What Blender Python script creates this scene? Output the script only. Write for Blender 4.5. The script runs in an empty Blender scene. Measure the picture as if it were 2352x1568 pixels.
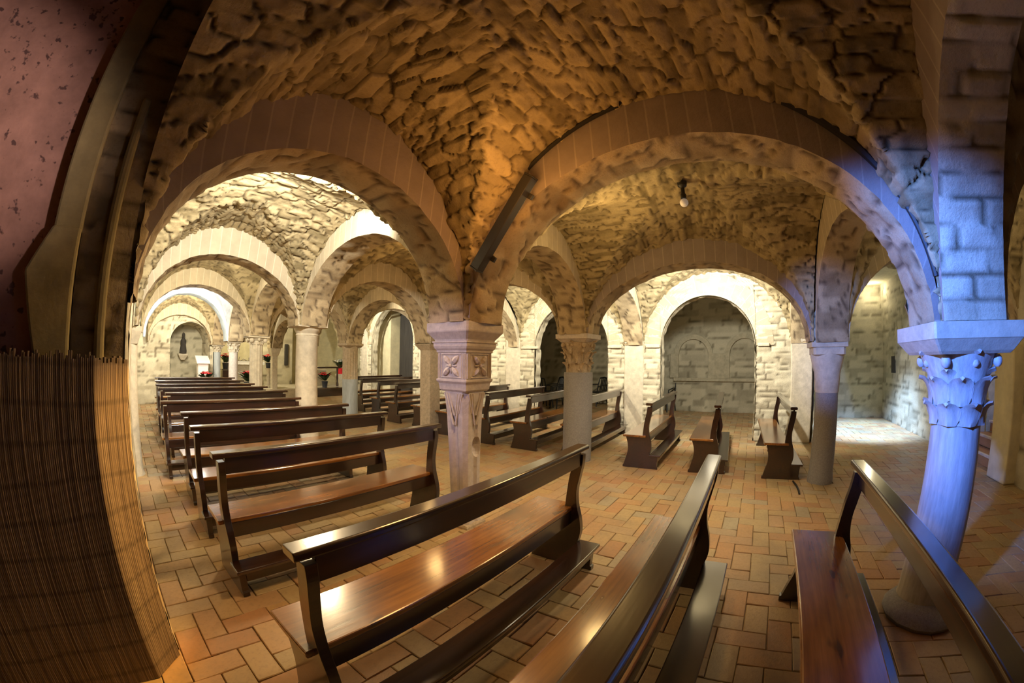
import bpy, bmesh, math, random
import numpy as np
from mathutils import Vector, Matrix

random.seed(7)
PI = math.pi
C = bpy.context.scene.collection
SC = bpy.context.scene

# ------------------------------------------------------------------ materials
def new_mat(name):
    m = bpy.data.materials.new(name); m.use_nodes = True
    nt = m.node_tree; nt.nodes.clear()
    out = nt.nodes.new('ShaderNodeOutputMaterial')
    b = nt.nodes.new('ShaderNodeBsdfPrincipled')
    nt.links.new(b.outputs[0], out.inputs[0])
    return m, nt, b

def nd(nt, kind, **kw):
    n = nt.nodes.new('ShaderNode' + kind)
    for k, v in kw.items():
        if hasattr(n, k): setattr(n, k, v)
        else: n.inputs[k.replace('_', ' ')].default_value = v
    return n

def ramp(nt, fac, stops):
    r = nt.nodes.new('ShaderNodeValToRGB')
    e = r.color_ramp.elements
    while len(e) < len(stops): e.new(0.5)
    for i, (p, c) in enumerate(stops):
        e[i].position = p; e[i].color = (c[0], c[1], c[2], 1)
    nt.links.new(fac, r.inputs[0]); return r.outputs[0]

def mixc(nt, fac, a, b, mode='MIX'):
    m = nt.nodes.new('ShaderNodeMix'); m.data_type = 'RGBA'; m.blend_type = mode
    for s, v in ((0, fac), (6, a), (7, b)):
        if hasattr(v, 'is_linked'): nt.links.new(v, m.inputs[s])
        else: m.inputs[s].default_value = v if s == 0 else (v[0], v[1], v[2], 1)
    return m.outputs[2]

def mth(nt, op, a, b=0.0, c=0.0):
    m = nt.nodes.new('ShaderNodeMath'); m.operation = op
    for s, v in enumerate((a, b, c)):
        if hasattr(v, 'is_linked'): nt.links.new(v, m.inputs[s])
        else: m.inputs[s].default_value = v
    return m.outputs[0]

def noise(nt, co, scale, detail=4, rough=.6):
    n = nd(nt, 'TexNoise'); n.inputs['Scale'].default_value = scale
    n.inputs['Detail'].default_value = detail; n.inputs['Roughness'].default_value = rough
    if co is not None: nt.links.new(co, n.inputs['Vector'])
    return n.outputs[0]

def mapped(nt, co, scale):
    m = nd(nt, 'Mapping'); m.inputs['Scale'].default_value = scale
    nt.links.new(co, m.inputs['Vector']); return m.outputs[0]

def bump(nt, b, h, strength=.5, dist=.01):
    n = nd(nt, 'Bump'); n.inputs['Strength'].default_value = strength
    n.inputs['Distance'].default_value = dist
    nt.links.new(h, n.inputs['Height']); nt.links.new(n.outputs[0], b.inputs['Normal'])

def coords(nt, which='Object'):
    return nd(nt, 'TexCoord').outputs[which]

def masonry(name, dark, light, gap, rough=.9):
    m, nt, b = new_mat(name)
    g = nd(nt, 'NewGeometry').outputs['Position']
    t = nd(nt, 'Attribute', attribute_name='tone').outputs['Fac']
    mo = nd(nt, 'Attribute', attribute_name='mort').outputs['Fac']
    n1 = noise(nt, g, 5, 5); n2 = noise(nt, g, 45, 4, .7)
    f = mth(nt, 'ADD', mth(nt, 'MULTIPLY', t, .6), mth(nt, 'MULTIPLY', n1, .5))
    c = ramp(nt, f, [(.2, dark), (.62, light), (1, [min(1, x * 1.15) for x in light])])
    c = mixc(nt, mth(nt, 'MULTIPLY', ramp(nt, n2, [(.52, (0, 0, 0)), (.75, (1, 1, 1))]), .35), c, [x * .55 for x in dark])
    c = mixc(nt, mo, gap, c)
    nt.links.new(c, b.inputs['Base Color'])
    b.inputs['Roughness'].default_value = rough
    bump(nt, b, mth(nt, 'ADD', n2, mth(nt, 'MULTIPLY', n1, 1.2)), .45, .012)
    return m

def plain(name, col, rough=.8, var=.25, scale=14, bstr=.4, metallic=0, stretch=None, coat=0, spots=None):
    m, nt, b = new_mat(name)
    co = coords(nt)
    if stretch: co = mapped(nt, co, stretch)
    n = noise(nt, co, scale, 5, .65)
    c = ramp(nt, n, [(.25, [x * (1 - var) for x in col]), (.75, [min(1, x * (1 + var)) for x in col])])
    if spots:
        s = noise(nt, co, scale * 5, 2, .5)
        c = mixc(nt, ramp(nt, s, [(.62, (0, 0, 0)), (.68, (1, 1, 1))]), c, spots)
    nt.links.new(c, b.inputs['Base Color'])
    b.inputs['Roughness'].default_value = rough; b.inputs['Metallic'].default_value = metallic
    b.inputs['Coat Weight'].default_value = coat
    if bstr: bump(nt, b, n, bstr, .01)
    return m

def dressed(name, col, joint, size=.135):
    """smooth plastered voussoirs with thin radial joints; uv.x runs along the arch in metres"""
    m, nt, b = new_mat(name)
    uv = nd(nt, 'UVMap').outputs[0]
    g = nd(nt, 'NewGeometry').outputs['Position']
    sx = nd(nt, 'SeparateXYZ'); nt.links.new(uv, sx.inputs[0])
    n = noise(nt, g, 6, 5)
    u = mth(nt, 'ADD', mth(nt, 'DIVIDE', sx.outputs[0], size), mth(nt, 'MULTIPLY', n, .12))
    fr = mth(nt, 'FRACT', u)
    j = mth(nt, 'LESS_THAN', fr, .09)
    cell = mth(nt, 'FRACT', mth(nt, 'MULTIPLY', mth(nt, 'SINE', mth(nt, 'FLOOR', u)), 437.5))
    k = mth(nt, 'ADD', mth(nt, 'MULTIPLY', n, .8), mth(nt, 'MULTIPLY', cell, .25))
    c = ramp(nt, k, [(.25, [x * .72 for x in col]), (.75, col)])
    c = mixc(nt, mth(nt, 'MULTIPLY', j, .55), c, joint)
    nt.links.new(c, b.inputs['Base Color']); b.inputs['Roughness'].default_value = .9
    bump(nt, b, mth(nt, 'ADD', noise(nt, g, 30, 4), mth(nt, 'MULTIPLY', j, -.4)), .5, .008)
    return m

def wood_mat(name, dark, mid, hi, rough=.27):
    m, nt, b = new_mat(name)
    co = coords(nt)
    oi = nd(nt, 'ObjectInfo')
    add = nd(nt, 'VectorMath', operation='ADD')
    nt.links.new(co, add.inputs[0]); nt.links.new(oi.outputs['Location'], add.inputs[1])
    g = noise(nt, mapped(nt, add.outputs[0], (1.2, 22, 22)), 2.2, 6, .6)
    blot = noise(nt, mapped(nt, add.outputs[0], (1, 2.2, 2.2)), 2.1, 3, .5)
    f = mth(nt, 'ADD', mth(nt, 'MULTIPLY', g, .45), mth(nt, 'MULTIPLY', blot, .6))
    c = ramp(nt, f, [(.32, dark), (.52, mid), (.75, hi)])
    kn = noise(nt, mapped(nt, add.outputs[0], (3, 9, 9)), 1.6, 1, .4)
    c = mixc(nt, ramp(nt, kn, [(.70, (0, 0, 0)), (.76, (.8, .8, .8))]), c, [x * .6 for x in dark])
    nt.links.new(c, b.inputs['Base Color'])
    b.inputs['Roughness'].default_value = rough
    b.inputs['Specular IOR Level'].default_value = .55
    b.inputs['Coat Weight'].default_value = 1.0; b.inputs['Coat IOR'].default_value = 1.6; b.inputs['Coat Roughness'].default_value = .14
    bump(nt, b, g, .12, .004)
    return m

MAT = {}
MAT['vault'] = masonry('vault_rubble', (.19, .15, .075), (.42, .345, .20), (.11, .082, .042))
MAT['soffit'] = masonry('arch_rubble', (.27, .205, .12), (.48, .385, .24), (.12, .085, .05))
MAT['wallstone'] = masonry('wall_ashlar', (.43, .38, .27), (.66, .61, .46), (.17, .14, .09))
MAT['niche'] = masonry('niche_stone', (.34, .31, .22), (.53, .49, .36), (.2, .18, .12))
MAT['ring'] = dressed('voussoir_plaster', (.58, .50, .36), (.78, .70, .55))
MAT['ring_shade_tint'] = dressed('shade_tinted_voussoir_plaster', (.36, .305, .275), (.49, .42, .36))  # plaster toned down purple-grey for the dim lavender light on these rings
MAT['painted'] = dressed('painted_plaster', (.66, .70, .68), (.38, .47, .52), .6)
MAT['pink'] = plain('rosy_plaster', (.52, .30, .235), .95, .3, 5, .9, spots=(.16, .09, .08))
MAT['ochre'] = plain('ochre_plaster', (.34, .29, .14), .95, .3, 6, .6)
MAT['lime'] = plain('limestone', (.60, .54, .42), .85, .22, 11, .5)
MAT['carved'] = plain('carved_stone', (.60, .55, .50), .8, .16, 20, .5)
MAT['worn'] = plain('worn_warm_stone', (.50, .41, .29), .85, .25, 16, .6, spots=(.33, .25, .15))
MAT['granite'] = plain('grey_granite', (.31, .315, .33), .75, .22, 60, .35, spots=(.15, .14, .13))
MAT['marble'] = plain('streaked_marble', (.52, .52, .52), .5, .32, 5, .3, stretch=(5, 5, .7))
MAT['bluemarble'] = plain('bluish_marble', (.42, .47, .50), .5, .2, 7, .2, stretch=(3, 3, .6))
MAT['white'] = plain('white_marble', (.82, .80, .76), .55, .07, 8, .15)
MAT['nicheplain'] = plain('niche_plain_stone', (.47, .43, .31), .95, .25, 8, .6)
MAT['cream'] = plain('cream_plaster', (.66, .60, .40), .95, .18, 4, .5)
MAT['greyplaster'] = plain('painted_vault', (.42, .45, .47), .95, .25, 5, .4)
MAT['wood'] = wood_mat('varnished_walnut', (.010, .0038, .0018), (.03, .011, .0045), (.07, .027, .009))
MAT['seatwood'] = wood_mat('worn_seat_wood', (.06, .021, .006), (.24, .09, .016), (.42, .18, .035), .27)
MAT['endwood'] = wood_mat('end_panel_wood', (.007, .0025, .0014), (.02, .0065, .003), (.05, .015, .006), .36)
MAT['blackmetal'] = plain('black_metal', (.02, .019, .018), .5, .1, 10, 0)
MAT['plastic'] = plain('black_plastic', (.018, .02, .022), .42, .1, 10, 0)
MAT['redpetal'] = plain('red_bract', (.75, .02, .035), .6, .3, 20, .1)
MAT['whitepetal'] = plain('white_petal', (.85, .85, .80), .6, .1, 20, .1)
MAT['leaf'] = plain('dark_leaf', (.02, .05, .015), .5, .3, 15, .1)
MAT['pot'] = plain('dark_pot', (.03, .035, .05), .45, .1, 10, 0)
MAT['paper'] = plain('pale_cloth', (.75, .68, .5), .8, .1, 10, .1)
MAT['doorwood'] = plain('grey_door_wood', (.17, .15, .13), .7, .5, 4, .4, stretch=(14, 14, .4))
MAT['shadedoor'] = plain('dark_door_planks', (.035, .031, .028), .7, .7, 4, .5, stretch=(14, 14, .4))  # planks coloured near-black for the unlit doorway
MAT['statue'] = plain('sooty_stone', (.05, .045, .04), .9, .2, 10, .3)  # even near-black stone tone

def terracotta():
    m, nt, b = new_mat('terracotta_brick')
    g = nd(nt, 'NewGeometry').outputs['Position']
    t = nd(nt, 'Attribute', attribute_name='tone').outputs['Fac']
    n1 = noise(nt, g, 3, 4); n2 = noise(nt, g, 38, 5, .7)
    c = ramp(nt, t, [(0, (.40, .18, .075)), (.18, (.50, .27, .11)), (.42, (.50, .34, .15)), (.62, (.44, .34, .17)), (.8, (.47, .28, .14)), (1, (.38, .34, .23))])
    c = mixc(nt, mth(nt, 'MULTIPLY', n1, .5), c, (.50, .36, .19))
    c = mixc(nt, ramp(nt, n2, [(.5, (0, 0, 0)), (.8, (.55, .55, .55))]), c, (.25, .18, .11))
    st = noise(nt, g, 1.1, 5, .65)
    c = mixc(nt, ramp(nt, st, [(.45, (0, 0, 0)), (.68, (.6, .6, .6))]), c, (.235, .185, .115))
    nt.links.new(c, b.inputs['Base Color'])
    r = mth(nt, 'ADD', mth(nt, 'MULTIPLY', n2, .3), .33)
    nt.links.new(r, b.inputs['Roughness'])
    bump(nt, b, n2, .35, .006)
    return m
MAT['brick'] = terracotta()
MAT['joint'] = plain('floor_joint', (.25, .18, .10), .95, .3, 12, .5)

def reed():
    m, nt, b = new_mat('reed_strands')
    co = coords(nt)
    s = noise(nt, mapped(nt, co, (26, 26, .55)), 2.3, 6, .75)
    fine = noise(nt, mapped(nt, co, (120, 120, 1.2)), 2.0, 2, .6)
    band = nd(nt, 'TexWave', wave_type='BANDS', bands_direction='Z'); band.inputs['Scale'].default_value = 2.1
    band.inputs['Distortion'].default_value = 1.5; nt.links.new(co, band.inputs['Vector'])
    f = mth(nt, 'ADD', mth(nt, 'MULTIPLY', s, .75), mth(nt, 'MULTIPLY', fine, .3))
    c = ramp(nt, f, [(.33, (.05, .036, .027)), (.52, (.20, .15, .11)), (.80, (.46, .37, .27))])
    c = mixc(nt, ramp(nt, band.outputs[1], [(.9, (0, 0, 0)), (1, (.4, .4, .4))]), c, (.05, .035, .02))
    nt.links.new(c, b.inputs['Base Color']); b.inputs['Roughness'].default_value = .75
    bump(nt, b, f, .8, .008)
    return m
MAT['reed'] = reed()

def emis(name, col, s):
    m, nt, b = new_mat(name)
    b.inputs['Base Color'].default_value = (*col, 1)
    b.inputs['Emission Color'].default_value = (*col, 1); b.inputs['Emission Strength'].default_value = s
    return m
MAT['bulb'] = emis('frosted_bulb', (.85, .8, .68), .12)
MAT['tube'] = emis('amber_tube', (1, .45, .12), 5)

# ------------------------------------------------------------------ objects
def link(name, me, mat, parent=None):
    o = bpy.data.objects.new(name, me); C.objects.link(o)
    if mat is not None: me.materials.append(MAT[mat] if isinstance(mat, str) else mat)
    if parent is not None: o.parent = parent
    return o

def tag(o, label, cat, group=None, kind=None):
    if label: o['label'] = label
    if cat: o['category'] = cat
    if group: o['group'] = group
    if kind: o['kind'] = kind
    return o

def empty(name, loc, rz, label, cat, group=None, kind='thing'):
    o = bpy.data.objects.new(name, None); C.objects.link(o)
    o.location = loc; o.rotation_euler = (0, 0, rz); o.empty_display_size = .1
    return tag(o, label, cat, group, kind)

def struct(o, label=None):
    o['kind'] = 'structure'
    if label: o['label'] = label; o['category'] = o.name.split('_')[0].split('.')[0]
    return o

class MB:
    def __init__(s): s.v = []; s.f = []
    def add(s, v, f):
        n = len(s.v); s.v += [tuple(p) for p in v]; s.f += [tuple(i + n for i in q) for q in f]
    def box(s, a, b):
        x0, y0, z0 = a; x1, y1, z1 = b
        s.add([(x0, y0, z0), (x1, y0, z0), (x1, y1, z0), (x0, y1, z0), (x0, y0, z1), (x1, y0, z1), (x1, y1, z1), (x0, y1, z1)],
              [(0, 3, 2, 1), (4, 5, 6, 7), (0, 1, 5, 4), (1, 2, 6, 5), (2, 3, 7, 6), (3, 0, 4, 7)])
    def loft(s, rings, close=True):
        """rings: list of equal-length closed point lists"""
        n = len(rings[0]); v = [p for r in rings for p in r]; f = []
        for k in range(len(rings) - 1):
            for i in range(n):
                j = (i + 1) % n
                f.append((k * n + i, k * n + j, (k + 1) * n + j, (k + 1) * n + i))
        if close:
            f.append(tuple(range(n - 1, -1, -1))); f.append(tuple(range((len(rings) - 1) * n, len(rings) * n)))
        s.add(v, f)
    def lathe(s, prof, n=28, flutes=0, depth=0.0, cx=0, cy=0):
        rings = []
        for it in prof:
            r, z = it[0], it[1]; fl = it[2] if len(it) > 2 else 0
            ring = []
            for i in range(n):
                a = 2 * PI * i / n
                rr = r * (1 - (fl * depth * (.5 + .5 * math.cos(a * flutes)) if flutes else 0))
                ring.append((cx + rr * math.cos(a), cy + rr * math.sin(a), z))
            rings.append(ring)
        s.loft(rings)
    def squares(s, prof, cx=0, cy=0, ch=0.0):
        """stack of square sections (half side, z) with corner chamfer ch"""
        rings = []
        for h, z in prof:
            c = min(ch, h * .45)
            pts = [(h - c, -h), (h, -h + c), (h, h - c), (h - c, h), (-h + c, h), (-h, h - c), (-h, -h + c), (-h + c, -h)] if ch else [(h, -h), (h, h), (-h, h), (-h, -h)]
            rings.append([(cx + x, cy + y, z) for x, y in pts])
        s.loft(rings)
    def tube(s, pts, r, n=8, cap=True):
        pts = [Vector(p) for p in pts]; rings = []
        up = Vector((0, 0, 1))
        for i, p in enumerate(pts):
            d = (pts[min(i + 1, len(pts) - 1)] - pts[max(i - 1, 0)]).normalized()
            a = d.cross(up)
            if a.length < 1e-3: a = d.cross(Vector((1, 0, 0)))
            a.normalize(); b = a.cross(d)
            rr = r[i] if isinstance(r, (list, tuple)) else r
            rings.append([tuple(p + (a * math.cos(2 * PI * k / n) + b * math.sin(2 * PI * k / n)) * rr) for k in range(n)])
        s.loft(rings, cap)
    def ball(s, c, r, n=10, m=7, sq=(1, 1, 1)):
        rings = []
        for k in range(1, m):
            t = PI * k / m
            rings.append([(c[0] + r * sq[0] * math.sin(t) * math.cos(2 * PI * i / n), c[1] + r * sq[1] * math.sin(t) * math.sin(2 * PI * i / n), c[2] - r * sq[2] * math.cos(t)) for i in range(n)])
        s.loft(rings)
    def leaf(s, base, out, up, h, w, curl=.35, th=.012, nseg=6):
        """a thick curled acanthus leaf standing at base, leaning out along 'out'"""
        base, out, up = Vector(base), Vector(out).normalized(), Vector(up).normalized()
        side = out.cross(up).normalized(); rings = []
        nseg = max(nseg, 5); C_ = []
        for k in range(nseg + 1):
            t = k / nseg
            C_.append(base + out * (curl * h * (t ** 2.4)) + up * (h * (t - .22 * t ** 5)))
        for k in range(nseg + 1):
            t = k / nseg; tan = (C_[min(k + 1, nseg)] - C_[max(k - 1, 0)]).normalized(); nn = side.cross(tan)
            if nn.dot(out) < 0: nn = -nn
            ww = w * .5 * (.62 + .45 * math.sin(PI * t * .85)) * (1 - .75 * t ** 5); tt = th * (1 - .45 * t); c = C_[k]
            rings.append([tuple(c - side * ww + nn * tt * .1), tuple(c - nn * tt * .8), tuple(c + side * ww + nn * tt * .1), tuple(c + side * ww * .45 + nn * tt * .8), tuple(c + nn * tt * 1.5), tuple(c - side * ww * .45 + nn * tt * .8)])
        s.loft(rings)
    def build(s, name, mat, parent=None, smooth=False, bevel=0, xf=None):
        me = bpy.data.meshes.new(name); me.from_pydata(s.v, [], s.f)
        bm = bmesh.new(); bm.from_mesh(me); bmesh.ops.recalc_face_normals(bm, faces=bm.faces)
        if xf is not None: bm.transform(xf)
        bm.to_mesh(me); bm.free()
        if smooth:
            me.polygons.foreach_set('use_smooth', [True] * len(me.polygons))
            try: me.set_sharp_from_angle(angle=math.radians(42))
            except Exception: pass
        me.update()
        o = link(name, me, mat, parent)
        if bevel:
            b = o.modifiers.new('bevel', 'BEVEL'); b.width = bevel; b.segments = 2; b.limit_method = 'ANGLE'
        return o

# ------------------------------------------------------------------ numpy noise and masonry relief
def hsh(a, b=0, s=0.0):
    v = np.sin(np.asarray(a) * 127.1 + np.asarray(b) * 311.7 + s * 74.7) * 43758.5453
    return v - np.floor(v)

def vn(x, y, s=0.0):
    xi, yi = np.floor(x), np.floor(y); fx, fy = x - xi, y - yi
    fx = fx * fx * (3 - 2 * fx); fy = fy * fy * (3 - 2 * fy)
    a = hsh(xi, yi, s); b = hsh(xi + 1, yi, s); c = hsh(xi, yi + 1, s); d = hsh(xi + 1, yi + 1, s)
    return (a * (1 - fx) + b * fx) * (1 - fy) + (c * (1 - fx) + d * fx) * fy

def stones(S, T, seed, rh, ln, rough=1.0):
    wob = (vn(S * 4.2, T * 3.1, seed) - .5) * .07 * rough + (vn(S * 13, T * 11, seed + 3) - .5) * .02 * rough
    s2 = S + wob; t2 = T + (vn(S * 6.0, T * 5.0, seed + 5) - .5) * .06 * rough
    row = np.floor(s2 / rh); fr = s2 / rh - row
    L = ln * (.55 + .95 * hsh(row, 1, seed)); c = t2 / L + hsh(row, 2, seed) * 3
    col = np.floor(c); fc = c - col
    ed = np.minimum(np.minimum(fr, 1 - fr) * rh, np.minimum(fc, 1 - fc) * L)
    m = np.clip(ed / (.02 * (.5 + hsh(row, col, seed + 8)) * rough + 1e-6), 0, 1); m = m * m * (3 - 2 * m)
    tone = hsh(row, col, seed + 1)
    tilt = (fr - .5) * (hsh(row, col, seed + 4) - .5) * 1.3
    hgt = m * (.012 + .026 * hsh(row, col, seed + 2)) + m * tilt * .03 + (vn(S * 22, T * 22, seed) - .5) * .012
    return hgt, tone, m

def rubble(S, T, seed, rh, ln, rough=1.0):
    """irregular elongated rubble stones: a jittered, row-shifted cell pattern"""
    S = S + (vn(S * 2.3, T * 2.0, seed) - .5) * .14; T = T + (vn(S * 3.0, T * 2.6, seed + 5) - .5) * .12
    a, c = S / rh, T / ln
    r0 = np.floor(a); d1 = np.full(S.shape, 9.0); d2 = np.full(S.shape, 9.0); ir = np.zeros(S.shape); ic = np.zeros(S.shape)
    for dr in (-2, -1, 0, 1, 2):
        row = r0 + dr; sh = hsh(row, 2, seed) * 7; c0 = np.floor(c + sh)
        for dc in (-1, 0, 1):
            col = c0 + dc
            ya = row + .5 + (hsh(row, col, seed + 6) - .5) * .75; xa = col + .5 - sh + (hsh(row, col, seed + 7) - .5) * .85
            d = np.maximum(np.abs(a - ya), .92 * np.abs(c - xa)) * .72 + .42 * np.hypot(a - ya, c - xa)
            n1 = d < d1
            d2 = np.where(n1, d1, np.minimum(d2, d)); ir = np.where(n1, row, ir); ic = np.where(n1, col, ic); d1 = np.where(n1, d, d1)
    m = np.clip((d2 - d1) / (.07 + .16 * hsh(ir, ic, seed + 8)), 0, 1); m = m * m * (3 - 2 * m)
    tone = hsh(ir, ic, seed + 1)
    hgt = m * (.008 + .034 * hsh(ir, ic, seed + 2)) + m * (a - ir - .5) * (hsh(ir, ic, seed + 4) - .5) * .035 + (vn(S * 21, T * 17, seed) - .5) * .02 + (vn(S * 9, T * 7, seed) - .5) * .018 + (vn(S * 3, T * 3, seed) - .5) * .03
    return hgt, tone, m

def grid_mesh(name, P, S, T, inside, mat, parent=None, amp=1.0, seed=0.0, rh=.085, ln=.25, rough=1.0, uv=None, mask=None, pattern=stones):
    """P (n,m,3) points; relief pushed towards the point 'inside'"""
    n, m, _ = P.shape
    du = np.gradient(P, axis=0); dv = np.gradient(P, axis=1)
    N = np.cross(du, dv); N /= np.maximum(np.linalg.norm(N, axis=2, keepdims=True), 1e-9)
    sg = np.sign(np.sum(N * (np.asarray(inside) - P), axis=2, keepdims=True)); sg[sg == 0] = 1
    N = N * sg
    h, tone, mo = pattern(S, T, seed, rh, ln, rough)
    Q = P + N * (h * amp)[..., None]
    idx = np.arange(n * m).reshape(n, m)
    F = np.stack([idx[:-1, :-1], idx[1:, :-1], idx[1:, 1:], idx[:-1, 1:]], -1).reshape(-1, 4)
    if mask is not None: F = F[mask.reshape(-1)]
    if np.sum(sg > 0) > sg.size / 2: pass
    else: F = F[:, ::-1]
    me = bpy.data.meshes.new(name)
    me.from_pydata(Q.reshape(-1, 3).tolist(), [], F.tolist())
    for nm, arr in (('tone', tone), ('mort', mo)):
        at = me.attributes.new(nm, 'FLOAT', 'POINT'); at.data.foreach_set('value', arr.reshape(-1).astype(np.float32))
    me.polygons.foreach_set('use_smooth', [True] * len(me.polygons)); me.update()
    return link(name, me, mat, parent)

def ell(u): return np.sqrt(np.clip(1 - u * u, 0, 1))

# ------------------------------------------------------------------ plan of the crypt: nodes of the vault grid (x to the right aisle, y to the altar)
N = {}
XS = {0: [-.24, -.24, -.24, -.16, -.02, .1, .3], 1: [2.34, 2.33, 2.455, 2.5, 2.62, 2.65, 2.68], 2: [5.05, 5.05, 5.08, 5.2, 5.25, 5.3, 4.9], 3: [7.62] * 7}
YS = {0: [-3.84, -1.2, 2.25, 5.42, 8.1, 10.4, 12.6], 1: [-3.84, -1.27, 2.21, 5.42, 8.3, 10.4, 12.6], 2: [-3.84, -.97, 2.38, 5.6, 8.7, 11.3, 13.4], 3: [-3.84, -.95, 2.25, 5.15, 8.25, 11.3, 13.4]}
ZS = {0: [1.7, 1.7, 1.72, 1.75, 1.78, 1.78, 1.75], 1: [1.7, 1.64, 1.77, 1.9, 1.84, 1.77, 1.70], 2: [1.7, 1.66, 1.83, 1.74, 1.8, 1.75, 1.7], 3: [1.75] * 7}
for i in range(4):
    for j in range(7): N[i, j] = (XS[i][j], YS[i][j], ZS[i][j])
PH, RW = .235, .20            # pier half width, arch half thickness

def arch(A, B, ci, ce, label, group, ring='ring', soff='soffit', seed=1.0, name='stone_arch', res=64, w=RW, rough=1.0, coursed=False):
    ax, ay, az = A; bx, by, bz = B
    d = np.array([bx - ax, by - ay]); Ln = np.linalg.norm(d); d /= Ln; nrm = np.array([-d[1], d[0]])
    ai = Ln / 2 - PH; ae = Ln / 2 - RW
    th = np.linspace(0, PI, res)
    t = empty(name, (0, 0, 0), 0, label, 'arch', group)
    def pt(s, off, z): return np.stack([ax + d[0] * s + nrm[0] * off, ay + d[1] * s + nrm[1] * off, z], -1)
    zs = lambda s: az + (bz - az) * s / Ln
    si = Ln / 2 - ai * np.cos(th); zi = zs(si) + (ci - zs(si)) * np.sin(th)
    se = Ln / 2 - ae * np.cos(th); ze = zs(se) + (ce - zs(se)) * np.sin(th)
    arc = np.concatenate([[0], np.cumsum(np.hypot(np.diff(si), np.diff(zi)))])
    K = 13
    off = np.linspace(-w, w, K)
    P = np.stack([pt(si, o, zi) for o in off], 1)
    S = np.repeat(arc[:, None], K, 1); T = np.repeat((off + 3)[None, :], res, 0)
    mid = np.array([(ax + bx) / 2, (ay + by) / 2, 1.6])
    so = grid_mesh('soffit', P, S, T, mid, soff, t, .62 * (1 - .7 * np.abs(off[None, :] / w) ** 5), seed, .125 if coursed else .14, .24 if coursed else .27, rough, pattern=stones if coursed else rubble)
    # ring faces share the relieved edge of the soffit
    V = np.array([v.co[:] for v in so.data.vertices]).reshape(res, K, 3)
    for sgn, col in ((-1, 0), (1, K - 1)):
        E = pt(se, sgn * w, ze)
        M_ = 5
        pts = np.stack([V[:, col] * (1 - q) + E * q for q in np.linspace(0, 1, M_)], 1)
        flat = pts.copy()
        idx = np.arange(res * M_).reshape(res, M_)
        F = np.stack([idx[:-1, :-1], idx[1:, :-1], idx[1:, 1:], idx[:-1, 1:]], -1).reshape(-1, 4)
        if sgn > 0: F = F[:, ::-1]
        me = bpy.data.meshes.new('voussoir_ring'); me.from_pydata(flat.reshape(-1, 3).tolist(), [], F.tolist())
        uv = me.uv_layers.new(name='UVMap')
        U = np.stack([np.repeat(arc[:, None], M_, 1), np.repeat(np.linspace(0, .4, M_)[None], res, 0)], -1).reshape(-1, 2)
        lv = np.zeros(len(me.loops), dtype=np.int32); me.loops.foreach_get('vertex_index', lv)
        uv.data.foreach_set('uv', U[lv].reshape(-1).astype(np.float32)); me.update()
        link('voussoir_ring', me, ring, t)
    return t

def web(i, j, ceS, ceN, ceW, ceE, res, seed, mat='vault', amp=1.0, dome=.08, rh=.085, ln=.27, rough=1.0, name='ceiling'):
    A, B, Cc, D = N[i, j], N[i + 1, j], N[i + 1, j + 1], N[i, j + 1]
    q = RW
    ca = np.array([A[0] + q, A[1] + q, A[2]]); cb = np.array([B[0] - q, B[1] + q, B[2]])
    cc = np.array([Cc[0] - q, Cc[1] - q, Cc[2]]); cd = np.array([D[0] + q, D[1] - q, D[2]])
    a = np.sin(np.linspace(-PI / 2, PI / 2, res)); U, V = np.meshgrid(a, a, indexing='ij')
    s, t = (U + 1) / 2, (V + 1) / 2
    base = ca[None, None] * ((1 - s) * (1 - t))[..., None] + cb * (s * (1 - t))[..., None] + cc * (s * t)[..., None] + cd * ((1 - s) * t)[..., None]
    ct = ceS * (1 - t) + ceN * t; cl = ceW * (1 - s) + ceE * s
    zt = base[..., 2] + (ct - base[..., 2]) * ell(U); zl = base[..., 2] + (cl - base[..., 2]) * ell(V)
    z = np.maximum(zt, zl) + dome * (1 - U ** 2) * (1 - V ** 2)
    P = np.stack([base[..., 0], base[..., 1], z], -1)
    lx = np.hypot(*(cb - ca)[:2]) / 2; ly = np.hypot(*(cd - ca)[:2]) / 2
    H = 1.35
    def arcl(a, half):
        dx = np.diff(a) * half; dz = np.diff(ell(a)) * H
        return np.concatenate([[0], np.cumsum(np.hypot(dx, dz))])
    au, av = arcl(a, lx), arcl(a, ly)
    isT = zt >= zl
    S = np.where(isT, au[:, None], av[None, :] + 20); T = np.where(isT, base[..., 1], base[..., 0] + 11)
    edge = np.minimum(1 - np.abs(U), 1 - np.abs(V)); fall = np.clip(edge / .02, 0, 1)
    ctr = np.array([*(ca + cc)[:2] / 2, 1.2])
    o = grid_mesh(name, P, S, T, ctr, mat, None, amp, seed, rh, ln, rough, pattern=rubble)
    return struct(o)

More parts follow.
